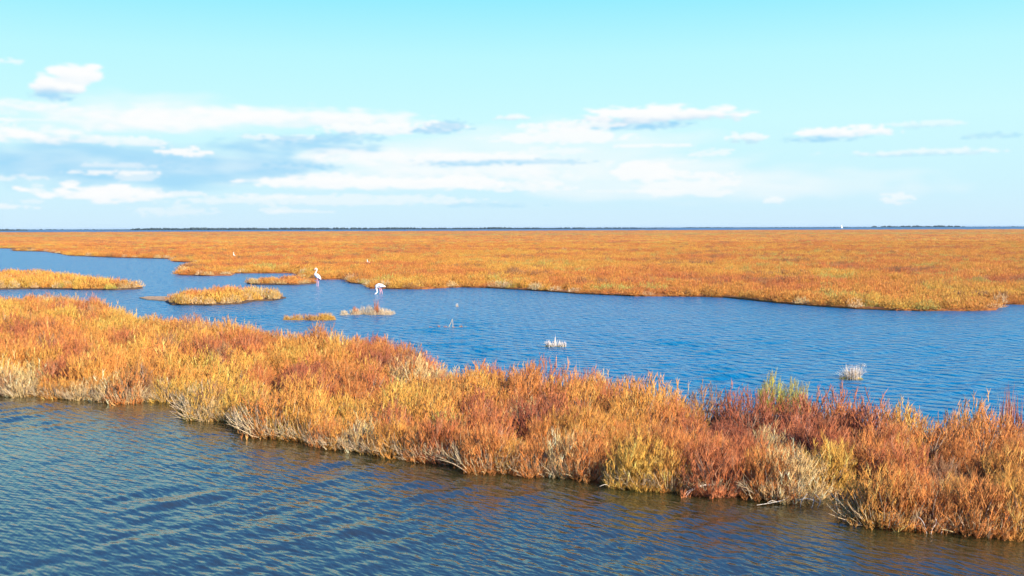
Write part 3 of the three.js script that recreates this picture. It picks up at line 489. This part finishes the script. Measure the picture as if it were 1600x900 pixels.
// one continuous skin swept along a spine; each station: x, y, z, half height, half width
function sweep(stations, rings = 80, seg = 14) {
  const c = new THREE.CatmullRomCurve3(stations.map((s) => new THREE.Vector3(s[0], s[1], s[2])), false, 'centripetal');
  const pos = [], idx = [], n = stations.length - 1, T = new THREE.Vector3(), side = new THREE.Vector3(), upv = new THREE.Vector3();
  for (let i = 0; i <= rings; i++) {
    const t = i / rings, p = c.getPoint(t), f = t * n, k = Math.min(n - 1, Math.floor(f)), q = f - k, sm = q * q * (3 - 2 * q), h = lerp(stations[k][3], stations[k + 1][3], sm), w = lerp(stations[k][4], stations[k + 1][4], sm);
    c.getTangent(t, T); side.set(0, 0, 1); upv.crossVectors(side, T).normalize(); side.crossVectors(T, upv).normalize();
    for (let j = 0; j < seg; j++) { const a = j / seg * 6.28319; pos.push(p.x + upv.x * Math.cos(a) * h + side.x * Math.sin(a) * w, p.y + upv.y * Math.cos(a) * h + side.y * Math.sin(a) * w, p.z + upv.z * Math.cos(a) * h + side.z * Math.sin(a) * w); }
    if (i) for (let j = 0; j < seg; j++) { const a = (i - 1) * seg + j, b = (i - 1) * seg + (j + 1) % seg, e = i * seg + j, g = i * seg + (j + 1) % seg; idx.push(a, b, e, b, g, e); }
  }
  const g = new THREE.BufferGeometry(); g.setAttribute('position', new THREE.Float32BufferAttribute(pos, 3)); g.setIndex(idx); g.computeVertexNormals(); return g;
}
function bird(name, label, category, x, y, z, turn, parts) {
  const g = new THREE.Group(); g.name = numbered(name); g.position.set(x, y, z); g.rotation.y = turn; g.scale.setScalar(name === 'egret' ? 0.7 : 0.92);
  for (const [pn, geo, m] of parts) { const o = new THREE.Mesh(geo, m); o.name = pn; g.add(o); }
  tag(g, label, category); scene.add(solid(g));
}
// standing flamingo, facing -x; water at y = 0
bird('flamingo', 'white flamingo standing upright in the lagoon with raised neck', 'flamingo', -11.43, 0, -58.93, 0.15, [
  ['body', sweep([[0.24, 0.43, 0, 0.006, 0.012], [0.17, 0.50, 0, 0.05, 0.06], [0.07, 0.60, 0, 0.125, 0.115], [-0.04, 0.69, 0, 0.135, 0.12], [-0.12, 0.76, 0, 0.085, 0.08], [-0.125, 0.84, 0, 0.042, 0.042], [-0.07, 0.94, 0, 0.033, 0.033], [-0.025, 1.04, 0, 0.028, 0.028], [-0.03, 1.12, 0, 0.027, 0.027], [-0.075, 1.15, 0, 0.036, 0.034], [-0.125, 1.12, 0, 0.034, 0.03], [-0.15, 1.085, 0, 0.022, 0.02]]), feather],
  ['wing', (() => { const g = sweep([[0.22, 0.45, 0, 0.006, 0.01], [0.13, 0.54, 0, 0.05, 0.05], [0.03, 0.63, 0, 0.10, 0.06], [-0.06, 0.71, 0, 0.06, 0.04], [-0.09, 0.745, 0, 0.006, 0.006]], 24, 10); g.translate(0, 0, 0.09); return g; })(), feather],
  ['wing', (() => { const g = sweep([[0.22, 0.45, 0, 0.006, 0.01], [0.13, 0.54, 0, 0.05, 0.05], [0.03, 0.63, 0, 0.10, 0.06], [-0.06, 0.71, 0, 0.06, 0.04], [-0.09, 0.745, 0, 0.006, 0.006]], 24, 10); g.translate(0, 0, -0.09); return g; })(), feather],
  ['bill', sweep([[-0.145, 1.09, 0, 0.023, 0.019], [-0.175, 1.06, 0, 0.02, 0.017], [-0.18, 1.03, 0, 0.014, 0.012]], 10, 10), pink],
  ['bill_tip', sweep([[-0.18, 1.032, 0, 0.0145, 0.0125], [-0.178, 1.005, 0, 0.011, 0.01], [-0.17, 0.99, 0, 0.002, 0.002]], 10, 10), black],
  ['leg', sweep([[-0.01, 0.52, 0.05, 0.03, 0.03], [-0.02, 0.38, 0.05, 0.016, 0.016], [-0.03, 0.26, 0.05, 0.017, 0.017], [-0.03, 0.1, 0.05, 0.012, 0.012], [-0.03, -0.3, 0.05, 0.012, 0.012]], 24, 8), legPink],
  ['leg', sweep([[0.07, 0.52, -0.05, 0.03, 0.03], [0.07, 0.38, -0.05, 0.016, 0.016], [0.065, 0.26, -0.05, 0.017, 0.017], [0.055, 0.1, -0.05, 0.012, 0.012], [0.045, -0.3, -0.05, 0.012, 0.012]], 24, 8), legPink],
]);
bird('flamingo', 'white flamingo bending its neck down to feed in the water', 'flamingo', -6.80, 0, -51.61, 0.1, [
  ['body', sweep([[0.33, 0.43, 0, 0.006, 0.015], [0.24, 0.45, 0, 0.04, 0.055], [0.10, 0.475, 0, 0.105, 0.115], [-0.06, 0.48, 0, 0.135, 0.125], [-0.17, 0.44, 0, 0.11, 0.1], [-0.205, 0.34, 0, 0.055, 0.055], [-0.17, 0.23, 0, 0.037, 0.037], [-0.155, 0.15, 0, 0.033, 0.033], [-0.20, 0.08, 0, 0.036, 0.034], [-0.26, 0.035, 0, 0.032, 0.03], [-0.29, 0.01, 0, 0.018, 0.018]]), feather],
  ['wing', (() => { const g = sweep([[0.29, 0.445, 0, 0.006, 0.01], [0.18, 0.475, 0, 0.06, 0.05], [0.04, 0.50, 0, 0.095, 0.06], [-0.08, 0.49, 0, 0.06, 0.04], [-0.13, 0.48, 0, 0.006, 0.006]], 24, 10); g.translate(0, 0, 0.1); return g; })(), feather],
  ['wing_patch', (() => { const g = sweep([[0.10, 0.50, 0, 0.006, 0.006], [0.05, 0.52, 0, 0.028, 0.02], [-0.01, 0.51, 0, 0.02, 0.02], [-0.03, 0.505, 0, 0.004, 0.004]], 16, 8); g.translate(0, 0, 0.152); return g; })(), pink],
  ['bill', sweep([[-0.28, 0.02, 0, 0.02, 0.018], [-0.30, -0.01, 0, 0.017, 0.015], [-0.29, -0.05, 0, 0.008, 0.008]], 10, 10), pink],
  ['leg', sweep([[0.0, 0.40, 0.05, 0.03, 0.03], [0.0, 0.26, 0.05, 0.017, 0.017], [0.02, 0.16, 0.05, 0.017, 0.017], [-0.0, 0.05, 0.05, 0.012, 0.012], [-0.01, -0.3, 0.05, 0.012, 0.012]], 24, 8), legPink],
  ['leg', sweep([[0.06, 0.40, -0.05, 0.03, 0.03], [0.08, 0.26, -0.05, 0.017, 0.017], [0.11, 0.16, -0.05, 0.017, 0.017], [0.12, 0.05, -0.05, 0.012, 0.012], [0.12, -0.3, -0.05, 0.012, 0.012]], 24, 8), legPink],
]);
const egretBody = (up) => sweep([[0.26, 0.42, 0, 0.005, 0.01], [0.16, 0.5, 0, 0.05, 0.05], [0.0, 0.6, 0, 0.1, 0.085], [-0.1, 0.68, 0, 0.06, 0.055], [-0.13, 0.74 + up * 0.04, 0, 0.032, 0.032], [-0.08, 0.8 + up * 0.12, 0, 0.03, 0.03], [-0.1, 0.86 + up * 0.2, 0, 0.034, 0.03], [-0.17, 0.86 + up * 0.2, 0, 0.02, 0.018]], 60, 12);
bird('egret', 'white egret with its neck raised above the far marsh scrub', 'egret', -30.38, 0.08, -109.9, 0.9, [['body', egretBody(1), egretWhite], ['bill', sweep([[-0.17, 1.06, 0, 0.018, 0.014], [-0.27, 1.04, 0, 0.003, 0.003]], 8, 8), yellowBill], ['leg', sweep([[0.02, 0.52, 0.03, 0.014, 0.014], [0.02, 0.25, 0.03, 0.008, 0.008], [0.02, 0, 0.03, 0.008, 0.008]], 12, 6), black], ['leg', sweep([[0.04, 0.52, -0.03, 0.014, 0.014], [0.04, 0.25, -0.03, 0.008, 0.008], [0.04, 0, -0.03, 0.008, 0.008]], 12, 6), black]]);
bird('egret', 'white egret half hidden in marsh scrub behind the feeding flamingo', 'egret', -12.4, 0.08, -86.6, 0.2, [['body', egretBody(0), egretWhite], ['bill', sweep([[-0.17, 0.86, 0, 0.018, 0.014], [-0.27, 0.84, 0, 0.003, 0.003]], 8, 8), yellowBill], ['leg', sweep([[0.02, 0.52, 0.03, 0.014, 0.014], [0.02, 0.25, 0.03, 0.008, 0.008], [0.02, 0, 0.03, 0.008, 0.008]], 12, 6), black], ['leg', sweep([[0.04, 0.52, -0.03, 0.014, 0.014], [0.04, 0.25, -0.03, 0.008, 0.008], [0.04, 0, -0.03, 0.008, 0.008]], 12, 6), black]]);

// ---------------------------------------------------------------- the far shore: low wooded land beyond the sea
structure('far_shore_ground', landGeo([[-9000, -3900], [9000, -3900], [9000, -9000], [-9000, -9000]], 0.6, 0.2, 0.02), mat.farShore);
structure('wooded_spit_ground', landGeo([[-1080, -2600], [330, -2600], [420, -2680], [200, -2760], [-1080, -2760]], 0.6, 0.2, 0.02), mat.farShore);
structure('wooded_spit_ground', landGeo([[-2200, -2500], [-1250, -2500], [-1230, -2560], [-1300, -2620], [-2200, -2620]], 0.6, 0.2, 0.02), mat.farShore);
{
  const R = rng(950), crown = (() => { const g = new THREE.IcosahedronGeometry(1, 3), p = g.attributes.position, v = new THREE.Vector3(); for (let i = 0; i < p.count; i++) { v.fromBufferAttribute(p, i); const k = 1 + 0.22 * n3(v.x * 2, v.y * 2, v.z * 2) + 0.1 * n3(v.x * 5, v.y * 5, v.z * 5); p.setXYZ(i, v.x * k, Math.max(v.y * k, -0.9), v.z * k); } g.computeVertexNormals(); g.setAttribute('color', new THREE.Float32BufferAttribute(new Float32Array(p.count * 3).fill(1), 3)); return g; })();
  const wood = (name, label, x0, x1, z0, z1, n, hf) => {
    const im = new THREE.InstancedMesh(crown, mat.wood, n); im.name = numbered(name);
    for (let i = 0; i < n; i++) { const x = lerp(x0, x1, R()), z = lerp(z0, z1, R()), h = hf(x) * (0.7 + 0.5 * R()); tmpM.compose(tmpP.set(x, 0.6 + h * 0.45, z), tmpQ.setFromEuler(tmpE.set(0, R() * 6.28, 0)), tmpS.set(h * (0.6 + 0.5 * R()), h * 0.55, h * 0.7)); im.setMatrixAt(i, tmpM); }
    tag(im, label, 'wood', null, 'stuff'); im.castShadow = true; scene.add(im);
  };
  wood('far_wood', 'long dark line of trees across the sea under the white clouds', -1000, 380, -2740, -2610, 900, (x) => 4.8 - 2.4 * sstep(-500, 350, x) + 1.1 * n2(x * 0.01, 3));
  wood('far_wood', 'short dark wood on the horizon by the photo edge', -2200, -1240, -2600, -2510, 500, (x) => 5.5 - 2.5 * sstep(-1400, -1240, x));
  wood('far_wood', 'lumpy dark copse on the horizon beyond the sea', 1430, 1760, -4050, -3910, 150, (x) => 5 + 2.2 * n2(x * 0.03, 8));
  wood('far_wood', 'thin dark line of trees along the whole far shore', -2300, 2600, -4060, -3910, 1500, (x) => 2.3 + 1.2 * n2(x * 0.008, 1));
}
{
  const sailM = M({ color: new THREE.Color().setRGB(0.85, 0.84, 0.82), roughness: 0.8, side: THREE.DoubleSide }), hullM = M({ color: new THREE.Color().setRGB(0.7, 0.7, 0.7), roughness: 0.5 });
  const tri = (pts) => { const s = new THREE.Shape(pts.map((p) => new THREE.Vector2(...p))); const g = new THREE.ExtrudeGeometry(s, { depth: 0.06, bevelEnabled: false }); g.translate(0, 0, -0.03); return g; };
  const g = new THREE.Group(); g.name = 'sailing_boat'; g.position.set(820, 0, -2500);
  const parts = [['hull', (() => { const s = new THREE.Shape([new THREE.Vector2(-4, 0.9), new THREE.Vector2(-3.4, -0.3), new THREE.Vector2(3.2, -0.3), new THREE.Vector2(4.2, 0.9)]); const e = new THREE.ExtrudeGeometry(s, { depth: 1.8, bevelEnabled: true, bevelSize: 0.3, bevelThickness: 0.3, bevelSegments: 2 }); e.translate(0, 0, -0.9); return e; })(), hullM], ['mast', (() => { const c = new THREE.CylinderGeometry(0.06, 0.09, 12.5, 8); c.translate(0, 6.9, 0); return c; })(), hullM], ['main_sail', tri([[-0.1, 1.7], [-0.1, 12.9], [-1.6, 8], [-3.4, 1.9]]), sailM], ['jib', tri([[0.15, 11], [3.6, 1.4], [0.5, 1.8]]), sailM]];
  for (const [n, ge, m] of parts) { const o = new THREE.Mesh(ge, m); o.name = n; g.add(o); }
  g.rotation.set(0, 0.6, 0.14); g.scale.setScalar(0.75); tag(g, 'small white sail leaning on the horizon sea', 'boat'); scene.add(solid(g));
}
scene.fog = new THREE.FogExp2(new THREE.Color(0.55, 0.78, 1.0), 0.00004);
renderer.render(scene, camera);
